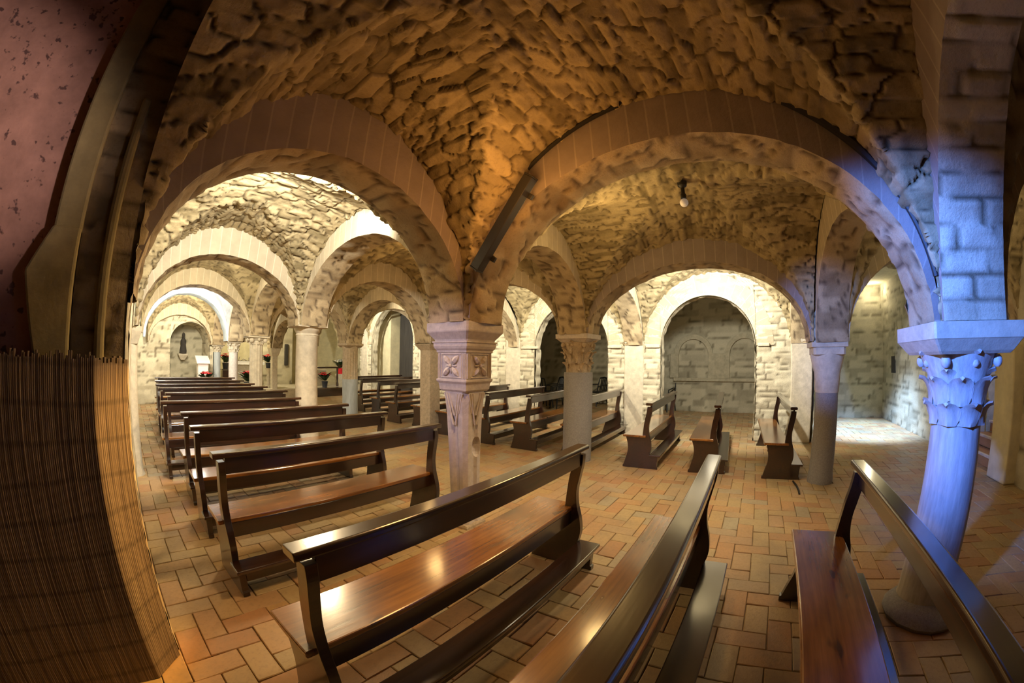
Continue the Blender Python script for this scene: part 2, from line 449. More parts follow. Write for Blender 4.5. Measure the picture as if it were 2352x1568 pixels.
# ------------------------------------------------------------------ floor of terracotta bricks in herringbone
def floor():
    a = .142; gap = .0019
    rnd = random.Random(3); v = []; f = []; tone = []
    def brick(x0, y0, x1, y1):
        x0 += gap * rnd.uniform(.4, 1.8); y0 += gap * rnd.uniform(.4, 1.8); x1 -= gap * rnd.uniform(.4, 1.8); y1 -= gap * rnd.uniform(.4, 1.8)
        t = rnd.random(); n = len(v); c = .0042
        zs = [rnd.uniform(-.0055, .003) for _ in range(4)]; an = rnd.gauss(0, .012); cx, cy = (x0 + x1) / 2, (y0 + y1) / 2; n0 = len(v)
        for (px, py, sx, sy), z in zip(((x0, y0, 1, 1), (x1, y0, -1, 1), (x1, y1, -1, -1), (x0, y1, 1, -1)), zs):
            v.append((px, py, -.02)); v.append((px, py, z - .004)); v.append((px + sx * c, py + sy * c, z))
        for q in range(n0, len(v)):
            px, py, pz = v[q]; v[q] = (px - an * (py - cy), py + an * (px - cx), pz)
        for k in range(4):
            a_, b_ = n + 3 * k, n + 3 * ((k + 1) % 4)
            f.append((a_, b_, b_ + 1, a_ + 1)); f.append((a_ + 1, b_ + 1, b_ + 2, a_ + 2))
        f.append((n + 2, n + 5, n + 8, n + 11))
        tone.extend([t] * 12)
    X0, X1, Y0, Y1 = -4, 84, -28, 95
    for ix in range(X0, X1):
        for iy in range(Y0, Y1):
            k = (ix - iy) % 4
            if k == 0: brick(ix * a, iy * a, (ix + 2) * a, (iy + 1) * a)
            elif k == 3: brick(ix * a, iy * a, (ix + 1) * a, (iy + 2) * a)
    me = bpy.data.meshes.new('floor'); me.from_pydata(v, [], f)
    at = me.attributes.new('tone', 'FLOAT', 'POINT'); at.data.foreach_set('value', np.array(tone, dtype=np.float32)); me.update()
    o = struct(link('floor', me, 'brick'))
    b = MB(); b.box((-3, -4.2, -.1), (12.5, 16.5, -.013)); b.build('floor_bed', 'joint', o)
floor()
b = MB(); b.box((-.2, 13.25, -.013), (9.2, 16.4, .3)); struct(b.build('floor_dais', 'lime'))

# ------------------------------------------------------------------ arches and vaults
VA = 'arches across the left aisle'
arch(N[0, 2], N[1, 2], 2.71, 3.13, 'dusky stone arch springing from the reed-wrapped pier to the square carved column', VA, 'ring_shade_tint', seed=1.3, res=110)
arch(N[0, 3], N[1, 3], 2.72, 3.09, 'cream stone arch resting on the plain round column, seen through the dusky arch', VA, seed=2.1, res=90)
arch(N[0, 4], N[1, 4], 2.74, 3.06, 'cream stone arch resting on the fluted column with the scrolled capital', VA, seed=3.1, rough=.5)
arch(N[0, 5], N[1, 5], 2.86, 3.12, 'bluish painted arch with striped bands, deep in the left aisle', VA, 'painted', 'painted', seed=4.1, rough=.2)
arch(N[0, 6], N[1, 6], 2.52, 2.85, 'plain cream arch around the niche at the far end of the left aisle', VA, seed=5.1, rough=.4)
LA = 'arches along the first row of columns'
arch(N[1, 1], N[1, 2], 2.86, 3.21, 'wide stone arch with the black linear lamp on its left haunch', LA, 'ring_shade_tint', seed=6.1, res=120)
arch(N[1, 2], N[1, 3], 2.84, 3.17, 'rough stone arch between the square carved column and the plain round column', LA, seed=7.1, res=90)
arch(N[1, 3], N[1, 4], 2.76, 3.1, 'stone arch between the plain round column and the fluted column', LA, seed=8.1, rough=.6)
arch(N[1, 4], N[1, 5], 2.76, 3.1, 'stone arch from the fluted column towards the altar columns', LA, seed=9.1, rough=.6)
arch(N[1, 5], N[1, 6], 2.7, 3.05, 'short brick-lined arch above the two slim altar columns', LA, seed=10.1, rough=.6)
arch(N[1, 0], N[1, 1], 2.7, 3.1, 'shadowy arch behind the blue-lit column at the right edge', LA, seed=11.1)
RA = 'arches along the second row of columns'
arch(N[2, 1], N[2, 2], 2.69, 3.0, 'brown arch with pale joints spanning the grey granite column and the slim blue-grey column', RA, 'ring_shade_tint', seed=12.1, res=90)
arch(N[2, 2], N[2, 3], 2.74, 3.08, 'stone arch from the grey granite column to the plain square pillar', RA, seed=13.1)
arch(N[2, 3], N[2, 4], 2.74, 3.08, 'brown arch from the plain square pillar to the half-fluted column', RA, seed=14.1)
arch(N[2, 4], N[2, 5], 2.74, 3.08, 'stone arch beyond the half-fluted column', RA, seed=15.1, rough=.6)
arch(N[2, 5], N[2, 6], 2.6, 2.95, 'stone arch dropping to the corbel beside the slit window', RA, seed=15.7, rough=.6)
arch(N[2, 0], N[2, 1], 2.7, 3.05, 'stone arch running back from the slim blue-grey column', RA, seed=16.1)
XA = 'arches across the middle aisle'
arch(N[1, 2], N[2, 2], 2.74, 3.08, 'grey-edged arch from the square carved column to the grey granite column', XA, seed=17.1)
arch(N[1, 3], N[2, 3], 2.74, 3.08, 'brown stone arch from the plain round column to the plain square pillar', XA, seed=18.1)
arch(N[1, 4], N[2, 4], 2.74, 3.08, 'stone arch from the fluted column to the half-fluted column', XA, seed=19.1, rough=.6)
arch(N[1, 1], N[2, 1], 2.72, 3.05, 'olive arch with dark underside from the blue-lit column to the slim column', XA, seed=20.1)
arch(N[1, 5], N[2, 5], 2.7, 3.05, 'stone arch before the altar between the slim column and the far pier', XA, seed=21.1, rough=.6)
SA = 'arches across the right aisle'
arch(N[2, 2], N[3, 2], 2.74, 3.08, 'pale arch from the grey granite column to the whitewashed stone pier', SA, seed=22.1)
arch(N[2, 3], N[3, 3], 2.74, 3.08, 'pale arch from the plain square pillar to the far wall', SA, seed=23.1)
arch(N[2, 4], N[3, 4], 2.78, 3.12, 'pale arch from the half-fluted column to the wall by the painted doorway', SA, seed=24.1)
arch(N[2, 1], N[3, 1], 2.74, 3.08, 'brown arch from the slim blue-grey column to the right-hand pier', SA, seed=25.1)
arch(N[0, 1], N[1, 1], 2.74, 3.1, 'dark arch rising from the blue-lit column over the near benches', VA, 'ring_shade_tint', 'wallstone', seed=26.1, res=140, rough=.55, coursed=True)

web(0, 1, 3.1, 3.13, 3.2, 3.21, 280, 31.0, rh=.085, ln=.25)
web(0, 2, 3.13, 3.09, 3.2, 3.17, 200, 32.0, rh=.085, ln=.27)
web(0, 3, 3.09, 3.06, 3.1, 3.1, 100, 33.0, amp=.5)
web(0, 4, 3.06, 3.12, 3.1, 3.1, 80, 34.0, 'greyplaster', amp=.2)
web(0, 5, 3.12, 2.85, 3.0, 3.05, 80, 35.0, amp=.7)
web(1, 1, 3.05, 3.08, 3.21, 3.0, 180, 36.0, rh=.075, ln=.3)
web(1, 2, 3.08, 3.08, 3.17, 3.08, 120, 37.0)
web(1, 3, 3.08, 3.08, 3.1, 3.08, 90, 38.0)
web(1, 4, 3.08, 3.05, 3.1, 3.08, 70, 39.0)
web(1, 5, 3.05, 3.0, 3.05, 2.95, 60, 40.0)
web(2, 1, 3.08, 3.08, 3.0, 3.1, 130, 41.0)
web(2, 2, 3.08, 3.08, 3.08, 3.1, 110, 42.0)
web(2, 3, 3.08, 3.12, 3.08, 3.1, 80, 43.0)
web(2, 4, 3.12, 3.3, 3.08, 3.45, 80, 44.0)
web(2, 5, 3.3, 3.2, 2.95, 3.1, 50, 45.0)
web(0, 0, 3.1, 3.1, 3.1, 3.1, 70, 46.0)
web(1, 0, 3.1, 3.05, 3.1, 3.05, 90, 47.0)
web(2, 0, 3.1, 3.08, 3.05, 3.1, 90, 48.0)
b = MB(); b.box((-3.2, -4.4, 3.75), (12.6, 16.6, 3.95)); struct(b.build('ceiling_slab', 'ochre'))

# ------------------------------------------------------------------ walls
def wall_plane(name, axis, val, lo, hi, z0, z1, inside, mat, seed, rh=.13, ln=.34, step=.05, amp=.6, openings=(), depth=.5, deepsign=1, rough=.6, slope=0.0):
    """vertical wall with arched openings (c, a, spring, crown); axis 0: plane x=val running in y; axis 1: plane y=val running in x"""
    cs = list(np.arange(lo, hi, step)) + [hi]
    for (c, a, sp, cr) in openings:
        cs = [q for q in cs if not (c - a - .5 * step < q < c + a + .5 * step)]
        cs += [c - a, c - a + 1e-4] + list(c - a * np.cos(np.linspace(.08, PI - .08, 26))) + [c + a - 1e-4, c + a]
    cs = np.array(sorted(cs))
    zb = np.full(len(cs), float(z0))
    for (c, a, sp, cr) in openings:
        ins = (cs > c - a + 5e-5) & (cs < c + a - 5e-5)
        zb[ins] = sp + (cr - sp) * ell((cs[ins] - c) / a)
    n = int((z1 - z0) / step) + 1
    q = np.linspace(0, 1, n)
    Z = zb[:, None] * (1 - q) + z1 * q
    Cc = np.repeat(cs[:, None], n, 1)
    full = val + slope * (Cc - lo)
    P = np.stack([full, Cc, Z] if axis == 0 else [Cc, full, Z], -1)
    o = grid_mesh(name, P, Z, Cc, inside, mat, None, amp, seed, rh, ln, rough)
    struct(o)
    for k, (c, a, sp, cr) in enumerate(openings):
        th = np.linspace(0, PI, 40)
        pc = np.concatenate([np.full(24, c - a), c - a * np.cos(th), np.full(24, c + a)])
        pz = np.concatenate([np.linspace(z0, sp - .02, 24), sp + (cr - sp) * np.sin(th), np.linspace(sp - .02, z0, 24)])
        D = np.linspace(0, depth, 12) * deepsign + val
        arc = np.concatenate([[0], np.cumsum(np.hypot(np.diff(pc), np.diff(pz)))])
        PC, DD = np.meshgrid(pc, D, indexing='ij'); PZ = np.repeat(pz[:, None], 12, 1)
        PP = np.stack([DD, PC, PZ] if axis == 0 else [PC, DD, PZ], -1)
        ctr = [val + deepsign * depth / 2, c, 1.2] if axis == 0 else [c, val + deepsign * depth / 2, 1.2]
        r = grid_mesh('reveal', PP, np.repeat(arc[:, None], 12, 1), DD, ctr, mat, o, amp, seed + k + .5, rh, ln, rough)
    return o

# left aisle wall, camera-side pier wall with plaster strips
wall_plane('wall_left', 0, -.045, 2.44, 12.6, 0, 3.3, (2, 6, 1.5), 'wallstone', 51.0, step=.06, slope=.016, amp=.4)
wall_plane('wall_near', 1, 1.95, -.29, -.035, 0, 3.7, (0, 0, 1.5), 'vault', 52.0, .11, .3, .025)
b = MB(); b.box((-3.2, 1.98, 0), (-.36, 2.2, 3.75)); struct(b.build('wall_plastered', 'pink'))
b = MB()
for a_, b_, z0, z1 in ((-.405, -.275, 1.3, 3.75),): b.box((a_, 1.9, z0), (b_, 2.02, z1))
b.loft([[(-.40, 1.88, 1.28), (-.275, 1.88, 1.28), (-.275, 2.0, 1.28), (-.40, 2.0, 1.28)], [(-.50, 1.88, 1.76), (-.275, 1.88, 1.76), (-.275, 2.0, 1.76), (-.50, 2.0, 1.76)],
        [(-.405, 1.89, 1.95), (-.275, 1.89, 1.95), (-.275, 2.0, 1.95), (-.405, 2.0, 1.95)]])
struct(b.build('trim_1', 'ochre', None, False, .012))
b = MB(); b.box((-.165, 1.9, 1.3), (-.12, 1.97, 2.6)); struct(b.build('trim_2', 'ochre', None, False, .015))
wall_plane('wall_pier', 0, -.014, 1.97, 2.46, 0, 3.2, (2, 2.2, 1.2), 'soffit', 53.0, .12, .3, .03, .25)
b = MB(); b.box((-.3, 1.99, 0), (-.03, 2.46, 3.2)); struct(b.build('wall_core', 'ochre'))
b = MB(); b.box((-3.3, -4.2, 0), (-3.2, 2.2, 3.75)); struct(b.build('wall_outer', 'pink'))

# far-right wall with arched openings
O1, O2, O3 = (.80, .91, 1.72, 2.66), (3.68, .88, 1.7, 2.66), (9.8, 1.08, 1.9, 3.08)
WI = (5, 4, 1.5)
wall_plane('wall_far', 0, 7.42, -1.1, 11.6, 0, 3.6, WI, 'wallstone', 55.0, .10, .27, .03, .8, (O1, O2, O3), .22)
def ring_on_wall(o, ae, ce, label, x=7.40, mat='ring', th=.035):
    c, a, sp, cr = o
    t_ = np.linspace(0, PI, 60); m = MB(); rows = []
    for k in t_:
        yi, zi = c - a * math.cos(k), sp + (cr - sp) * math.sin(k); ye, ze = c - ae * math.cos(k), sp + (ce - sp) * math.sin(k)
        rows.append([(x, yi, zi), (x, ye, ze), (x + th, ye, ze), (x + th, yi, zi)])
    m.loft(rows)
    ob = m.build('arch_ring', mat)
    me = ob.data; uv = me.uv_layers.new(name='UVMap')
    for l in me.loops:
        p = me.vertices[l.vertex_index].co
        an = math.atan2((p.z - sp) / (cr - sp), -(p.y - c) / a)
        uv.data[l.index].uv = (an * a * 1.1, 0)
    tag(ob, label, 'arch', 'arch rings on the far wall', 'thing')
ring_on_wall(O1, 1.24, 3.08, 'brilliantly lit pale arch ring over the empty niche with blind arches')
ring_on_wall(O2, 1.14, 3.0, 'lit pale arch ring over the dim recess with black chairs')
ring_on_wall(O3, 1.42, 3.42, 'glowing pale arch ring over the painted doorway')
# pilasters carrying the right aisle arches
b = MB()
for j in (1, 2, 3, 4, 5):
    x, y, z = N[3, j]
    b.box((x - .235, y - .2, 0), (x - .1, y + .2, z + .9))
ob = struct(b.build('trim_3', 'lime', None, False, .02))
b = MB()
for (y0, y1) in ((1.72, 2.0), (2.5, 2.8), (4.46, 4.9), (-.36, -.14)): b.box((7.36, y0, 1.70), (7.45, y1, 1.76))
struct(b.build('trim_4', 'lime', None, False, .015))
# niche and recess behind the openings, back room on the right, stair wall
wall_plane('wall_niche', 0, 11.3, -1.1, 2.95, 0, 3.4, (8, 1, 1.5), 'niche', 56.0, .16, .4, .06, .6)
wall_plane('wall_niche_side', 1, 2.9, 7.6, 11.4, 0, 3.4, (9, 1, 1.5), 'niche', 57.0, .14, .36, .07, .6)
wall_plane('wall_niche_flank', 1, -1.05, 7.6, 11.4, 0, 3.4, (9, 1, 1.5), 'niche', 58.0, .14, .36, .07, .6)
b = MB()
for c in (1.62, .15):            # two blind arches on the niche wall
    rows = []
    for k in np.linspace(0, PI, 24):
        yi, zi, ye, ze = c - .42 * math.cos(k), 1.62 + .42 * math.sin(k), c - .56 * math.cos(k), 1.62 + .56 * math.sin(k)
        rows.append([(11.2, yi, zi), (11.2, ye, ze), (11.32, ye, ze), (11.32, yi, zi)])
    b.loft(rows)
for y0, y1 in ((-.52, -.27), (.58, 1.19), (2.05, 2.3)): b.box((11.2, y0, .95), (11.32, y1, 1.64))
b.box((11.2, -.6, .86), (11.34, 2.2, .95))
struct(b.build('trim_5', 'nicheplain', None, False, .01))
wall_plane('wall_recess', 0, 12.2, 2.4, 8.0, 0, 3.4, (9, 5, 1.5), 'niche', 59.0, .2, .5, .1, .3)
wall_plane('wall_recess_side', 1, 7.9, 7.6, 12.3, 0, 3.4, (9, 5, 1.5), 'niche', 59.5, .2, .5, .1, .3)
wall_plane('wall_right', 1, -3.6, -.4, 11, 0, 3.6, (5, 0, 1.5), 'niche', 60.0, .14, .36, .06, .6, ((5.85, .62, 1.35, 1.95),), .5, -1)
wall_plane('wall_end', 0, 10.7, -3.7, -1.1, 0, 3.6, (8, -2, 1.5), 'niche', 61.0, .14, .36, .06, .6)
wall_plane('wall_room', 1, -1.18, 7.4, 10.8, 0, 3.6, (8, -3, 1.5), 'niche', 62.0, .14, .36, .06, .6)
b = MB(); b.box((7.4, -3.7, 3.25), (10.8, -1.1, 3.45)); struct(b.build('ceiling_room', 'cream'))
b = MB()                           # stair up through the right wall
for k in range(8): b.box((5.2, -3.62 - .26 * (k + 1), 0), (6.5, -3.62 - .26 * k, .17 * (k + 1)))
t = empty('stair', (0, 0, 0), 0, 'brick and stone stair climbing through the right wall behind the blue-lit column', 'stairs')
m_ = MB()
for k in range(8):
    m2 = MB(); m2.box((5.28, -3.66 - .26 * (k + 1), .17 * k), (6.42, -3.66 - .26 * k, .17 * (k + 1))); m2.build('step', 'brick', t, False, .012)
    m_.box((5.28, -3.67 - .26 * k, .17 * (k + 1) - .035), (6.42, -3.63 - .26 * k, .17 * (k + 1) + .004))
m_.build('nosing', 'lime', t, False, .006)
b = MB(); b.box((4.9, -6.2, 0), (6.9, -6.0, 3.6)); b.box((4.9, -6.0, 0), (5.1, -4.1, 3.6)); b.box((6.6, -6.0, 0), (6.8, -4.1, 3.6)); b.box((4.9, -6.2, 3.6), (6.9, -3.7, 3.75)); struct(b.build('wall_stairwell', 'nicheplain'))
b = MB(); b.box((4.75, -3.66, 0), (5.2, -3.42, 1.6)); struct(b.build('trim_6', 'cream', None, False, .02))
b = MB(); b.box((9.72, -3.64, 1.12), (10.02, -3.58, 1.5)); struct(b.build('trim_7', 'statue', None, False, .01))

# far end: niche wall, apse wall, slit window wall
wall_plane('wall_altar', 1, 12.62, -.2, 2.55, 0, 3.3, (1, 8, 1.5), 'wallstone', 63.0, .13, .3, .06, .4, ((1.82, .62, 1.76, 2.34),), 1.5)
wall_plane('wall_niche_back', 1, 14.0, .9, 2.8, 0, 3.2, (1.8, 10, 1.5), 'niche', 64.0, .16, .36, .07, .4)
wall_plane('wall_apse', 1, 16.0, 2.3, 9.3, 0, 3.75, (4, 8, 1.5), 'cream', 65.0, .16, .36, .08, .15)
wall_plane('wall_slit', 1, 15.2, 5.0, 6.35, 0, 3.75, (5, 8, 1.5), 'wallstone', 66.0, .16, .36, .08, .25)
wall_plane('wall_apse_side', 0, 2.85, 13.0, 16.0, 0, 3.75, (4, 14, 1.5), 'cream', 67.0, .16, .36, .1, .15)
wall_plane('wall_apse_end', 0, 9.25, 11.5, 16.0, 0, 3.75, (5, 14, 1.5), 'wallstone', 68.0, .16, .36, .08, .4)
b = MB(); b.box((6.0, 15.12, 1.05), (6.16, 15.24, 1.9)); ob = struct(b.build('window_1', 'statue', None, False, .03))

# ------------------------------------------------------------------ columns
def springer(t, x, y, z, mat='soffit'):
    q = np.linspace(0, 4, 81); k = np.floor(q).clip(0, 3); f = (q - k) * 2 - 1; hs = .192
    X = np.where(k == 0, f, np.where(k == 1, 1, np.where(k == 2, -f, -1))) * hs; Y = np.where(k == 0, -1, np.where(k == 1, f, np.where(k == 2, 1, -f))) * hs
    zz = np.linspace(z - .01, 3.1, 64)
    P = np.stack([np.repeat(X[:, None], 64, 1), np.repeat(Y[:, None], 64, 1), np.repeat(zz[None], 81, 0)], -1)
    out = P * np.array([2, 2, 1.0])
    grid_mesh('springer_block', P, P[..., 2], np.repeat((q * .38)[:, None], 64, 1), out, mat, t, .45, x * 3.1 + y, .13, .26, .7)

def col(x, y, label, group='columns under the vault'):
    return empty('stone_column', (x, y, 0), 0, label, 'column', group)

def acanthus(b, r0, r1, z0, z1, rows=2, n=8, w=.10, volute=.05):
    b.lathe([(r0, z0), (r0 * .98, z0 + (z1 - z0) * .5), (r1 * .82, z1 - .05), (r1 * .9, z1)], 24)
    H = z1 - z0
    for r in range(rows):
        for k in range(n):
            a = 2 * PI * (k + .5 * (r % 2)) / n
            o = (math.cos(a), math.sin(a), 0)
            b.leaf((o[0] * r0 * .97, o[1] * r0 * .97, z0 + H * .28 * r), o, (0, 0, 1), H * (.42 + .1 * r), w, .45, .018)
    for k in range(4):
        a = PI / 4 + k * PI / 2; o = Vector((math.cos(a), math.sin(a), 0))
        c = o * (r1 * .93)
        b.ball((c.x, c.y, z1 - volute * 1.2), volute, 10, 7, (1, 1, 1.15))
        b.leaf(tuple(o * r0 * .9 + Vector((0, 0, z0 + H * .35))), o, (0, 0, 1), H * .58, w * .8, .42, .02)
        a2 = k * PI / 2; o2 = (math.cos(a2) * r1 * .80, math.sin(a2) * r1 * .80, z1 - .045)
        b.ball(o2, volute * .75, 8, 6)

# square carved column
def carved_column():
    x, y, z = N[1, 2]
    t = col(x, y, 'square carved stone column with leaf panels on its capital, behind the nearest bench')
    # shaft: chamfered square with a broad groove on each face, tapering downwards
    def sec(h, zz, g):
        c = h * .30; q = h * .34
        p = []
        for k in range(4):
            a = k * PI / 2; R = lambda u, v: (u * math.cos(a) - v * math.sin(a), u * math.sin(a) + v * math.cos(a), zz)
            p += [R(h, -h + c), R(h, -q), R(h - g, -q * .35), R(h - g, q * .35), R(h, q), R(h, h - c)]
        return p
    b = MB(); b.loft([sec(.115, .02, .016), sec(.105, .08, .018), sec(.105, .3, .02), sec(.112, .7, .02), sec(.125, 1.02, .018), sec(.135, 1.12, .004), sec(.138, 1.2, .0)])
    sh = b.build('shaft', 'carved', t, False, .004)
    cut = MB(); cut.ball((.03, -.115, .72), .055, 12, 9, (.85, .9, 1.7)); co = cut.build('cutter', None)
    co.location = (x, y, 0); bpy.context.view_layer.update()
    bo = sh.modifiers.new('hole', 'BOOLEAN'); bo.operation = 'DIFFERENCE'; bo.object = co
    dg = bpy.context.evaluated_depsgraph_get()
    me = bpy.data.meshes.new_from_object(sh.evaluated_get(dg)); sh.modifiers.clear(); sh.data = me
    bpy.data.objects.remove(co)
    b = MB()                                        # V-shaped tongues under the capital
    for k in range(4):
        a = k * PI / 2; R = lambda u, v, w: (u * math.cos(a) - v * math.sin(a), u * math.sin(a) + v * math.cos(a), w)
        for s in (-1, 1):
            for (v0, v1, zb, rr) in ((.075, .012, .92, .010), (.048, .006, 1.0, .008), (.10, .05, 1.02, .008)):
                b.tube([R(.139, s * v0, 1.185), R(.131, s * (v0 + v1) / 2, (1.185 + zb) / 2), R(.124, s * v1, zb)], rr, 6)
    b.build('tongue_relief', 'carved', t)
    b = MB(); b.squares([(.14, 1.2), (.152, 1.215), (.158, 1.265), (.172, 1.285), (.172, 1.30), (.163, 1.305), (.163, 1.52), (.172, 1.525), (.172, 1.54), (.185, 1.555), (.192, 1.575), (.192, 1.60), (.2, 1.605), (.2, 1.615)], 0, 0, .004)
    cp = b.build('capital', 'carved', t)
    for k in range(4):
        a = k * PI / 2
        R = lambda u, v, w: (u * math.cos(a) - v * math.sin(a), u * math.sin(a) + v * math.cos(a), w)
        b = MB(); f = .166
        for v0 in (-.15, -.135, -.115, .115, .135, .15): b.tube([R(f, v0, 1.312), R(f, v0, 1.515)], .005, 6)
        for w0 in (1.318, 1.51): b.tube([R(f, -.11, w0), R(f, .11, w0)], .006, 6)
        for q in range(8):
            an = q * PI / 4; L = .118 if q % 2 else .06
            if q % 2 == 0: L = .062
            c_, s_ = math.cos(an + PI / 4 * 0), math.sin(an)
            pts = [R(f + .002, c_ * L * r, 1.414 + s_ * L * r) for r in (.15, .45, .75, 1.0)]
            b.tube(pts, [.008, .027 if q % 2 else .012, .024 if q % 2 else .009, .004], 6)
        b.ball(R(f + .012, 0, 1.414), .017, 8, 6)
        b.build('leaf_panel', 'carved', cp)
    b = MB(); b.squares([(.185, 1.615), (.19, 1.63), (.235, 1.69), (.238, 1.70), (.238, 1.765), (.233, 1.77)], 0, 0, .012)
    b.build('impost_block', 'carved', t)
    b = MB(); b.squares([(.13, -.01), (.128, .015), (.118, .03)]); b.build('base', 'worn', t)
    springer(t, x, y, 1.77)
carved_column()

def granite_column():
    x, y, z = N[2, 2]
    t = col(x, y, 'thick grey granite column with a pierced foliage capital, standing among the far benches')
    b = MB(); b.lathe([(.212, -.01), (.21, .05), (.208, .3), (.208, 1.27), (.205, 1.29)], 40); b.build('shaft', 'granite', t, True)
    b = MB(); acanthus(b, .165, .25, 1.29, 1.72, 3, 8, .085, .035)
    rr = random.Random(5)
    for k in range(70):
        a = rr.uniform(0, 2 * PI); q = rr.random(); rad = .17 + .05 * q
        b.ball((rad * math.cos(a), rad * math.sin(a), 1.32 + .36 * q), rr.uniform(.012, .024), 6, 5)
    b.build('capital', 'worn', t, True)
    b = MB(); b.squares([(.19, 1.715), (.235, 1.76), (.25, 1.765), (.25, 1.83)], 0, 0, .01); b.build('impost_block', 'carved', t)
    springer(t, x, y, 1.83)
granite_column()

def slim_column():
    x, y, z = N[2, 1]
    t = col(x, y, 'slim blue-grey column with a plain worn capital, right of the rightmost far bench')
    b = MB(); b.lathe([(.162, -.01), (.165, .05), (.155, .12), (.15, .3), (.144, .9), (.142, 1.08)], 32); b.build('shaft', 'granite', t, True)
    b = MB(); b.lathe([(.148, 1.08), (.152, 1.10), (.165, 1.3), (.195, 1.42), (.215, 1.5), (.2, 1.55)], 24)
    b.squares([(.165, 1.5), (.2, 1.52), (.2, 1.6)], 0, 0, .03); b.build('capital', 'lime', t, True)
    b = MB(); b.squares([(.2, 1.6), (.225, 1.605), (.225, 1.66)], 0, 0, .01); b.build('impost_block', 'lime', t)
    springer(t, x, y, 1.66, 'wallstone')
slim_column()

def blue_column():
    x, y, z = N[1, 1]
    t = col(x, y, 'streaked marble column washed in blue light at the right, with a leafy capital')
    b = MB(); b.lathe([(.175, -.01), (.178, .06), (.165, .10), (.168, .3), (.16, .7), (.152, 1.12)], 40); b.build('shaft', 'marble', t, True)
    b = MB(); acanthus(b, .158, .26, 1.12, 1.485, 3, 8, .15, .03); b.build('capital', 'marble', t, True)
    b = MB(); b.squares([(.23, 1.485), (.245, 1.50), (.285, 1.555), (.29, 1.56), (.29, 1.64)], 0, 0, .01); b.build('impost_block', 'lime', t)
    # masonry above the impost, with courses
    P = []
    springer(t, x, y, 1.64, 'wallstone')
    b = MB(); b.ball((-.05, .0, .03), .26, 14, 8, (1, 1, .35)); b.build('base', 'granite', t, True)
blue_column()

def plain_round():
    x, y, z = N[1, 3]
    t = col(x, y, 'plain round cream column with a moulded ring capital, behind the left rows of benches')
    b = MB(); b.lathe([(.175, -.01), (.172, .3), (.163, 1.74), (.168, 1.75), (.165, 1.76)], 36); b.build('shaft', 'lime', t, True)
    b = MB(); b.lathe([(.166, 1.76), (.175, 1.765), (.165, 1.79), (.19, 1.83), (.205, 1.855), (.205, 1.875)], 36); b.squares([(.21, 1.87), (.235, 1.88), (.235, 1.9)], 0, 0, .01); b.build('capital', 'lime', t, True)
    springer(t, x, y, 1.9)
plain_round()

def square_pillar():
    x, y, z = N[2, 3]
    t = col(x, y, 'plain square stone pillar just left of the carved column')
    b = MB(); b.squares([(.145, -.01), (.142, 1.6)], 0, 0, .012); b.build('shaft', 'worn', t)
    b = MB(); b.squares([(.142, 1.6), (.145, 1.62), (.23, 1.73), (.23, 1.74)], 0, 0, .01); b.build('capital', 'worn', t)
    springer(t, x, y, 1.74)
square_pillar()

def half_fluted():
    x, y, z = N[2, 4]
    t = col(x, y, 'pale column with flutes on its upper half and a bluish lower half')
    b = MB(); b.lathe([(.205, -.01), (.2, .05), (.2, .9)], 48); b.build('shaft', 'bluemarble', t, True)  # bluish tone stands in for cool light on the lower half
    b = MB(); b.lathe([(.2, .9, 0), (.2, .95, 1), (.195, 1.58, 1), (.195, 1.61, 0), (.2, 1.63, 0)], 96, 16, .09); b.build('fluted_shaft', 'worn', t, True)
    b = MB(); b.lathe([(.19, 1.62), (.2, 1.66), (.235, 1.74)], 24); b.squares([(.2, 1.7), (.25, 1.75), (.25, 1.8)], 0, 0, .01); b.build('capital', 'worn', t, True)
    springer(t, x, y, 1.8)
half_fluted()

def fluted():
    x, y, z = N[1, 4]
    t = col(x, y, 'cream fluted column with a scrolled capital, left of the flower stand')
    b = MB(); b.lathe([(.15, -.01, 0), (.148, .05, 1), (.142, 1.66, 1), (.142, 1.68, 0)], 72, 12, .12); b.build('shaft', 'lime', t, True)
    b = MB(); acanthus(b, .15, .23, 1.67, 1.82, 1, 8, .09, .05); b.squares([(.2, 1.8), (.23, 1.81), (.23, 1.84)], 0, 0, .01); b.build('capital', 'lime', t, True)
    springer(t, x, y, 1.84)
fluted()
for (i, j), mat, lab, zt, r in (((1, 5), 'carved', 'slim pale column with a leafy capital, in front of the altar', 1.51, .125), ((1, 6), 'bluemarble', 'slim bluish column right of the white lectern', 1.50, .115)):
    x, y, z = N[i, j]
    t = col(x, y, lab)
    b = MB(); b.lathe([(r * 1.1, -.01), (r, .1), (r * .96, zt)], 28); b.build('shaft', mat, t, True)
    b = MB(); acanthus(b, r, .19, zt, z - .02, 2, 8, .07, .035); b.squares([(.2, z - .03), (.2, z)], 0, 0, .01); b.build('capital', 'lime', t, True)
    springer(t, x, y, z)
# half columns on the left wall
for j, lab in ((3, 'half column on the left wall beyond the reed-wrapped pier'),):
    x, y, z = N[0, j]
    t = col(-.005, y, lab, None)
    b = MB(); b.lathe([(.13, -.01), (.105, .06), (.1, 1.55)], 24); b.build('shaft', 'lime', t, True)
    b = MB(); b.squares([(.1, 1.55), (.14, 1.7), (.14, z)], 0, 0, .01); b.build('capital', 'lime', t)
x, y, z = N[2, 5]
x, y, z = N[2, 6]
t = col(x, y, 'plain pier with a stepped corbel, right of the flower stand'); b = MB(); b.squares([(.10, .3), (.10, 1.42)], 0, 0, .015); b.build('shaft', 'lime', t)
b = MB(); b.squares([(.12, 1.42), (.15, 1.5), (.2, 1.7)], 0, 0, .02); b.build('corbel', 'lime', t); springer(t, x, y, 1.7)

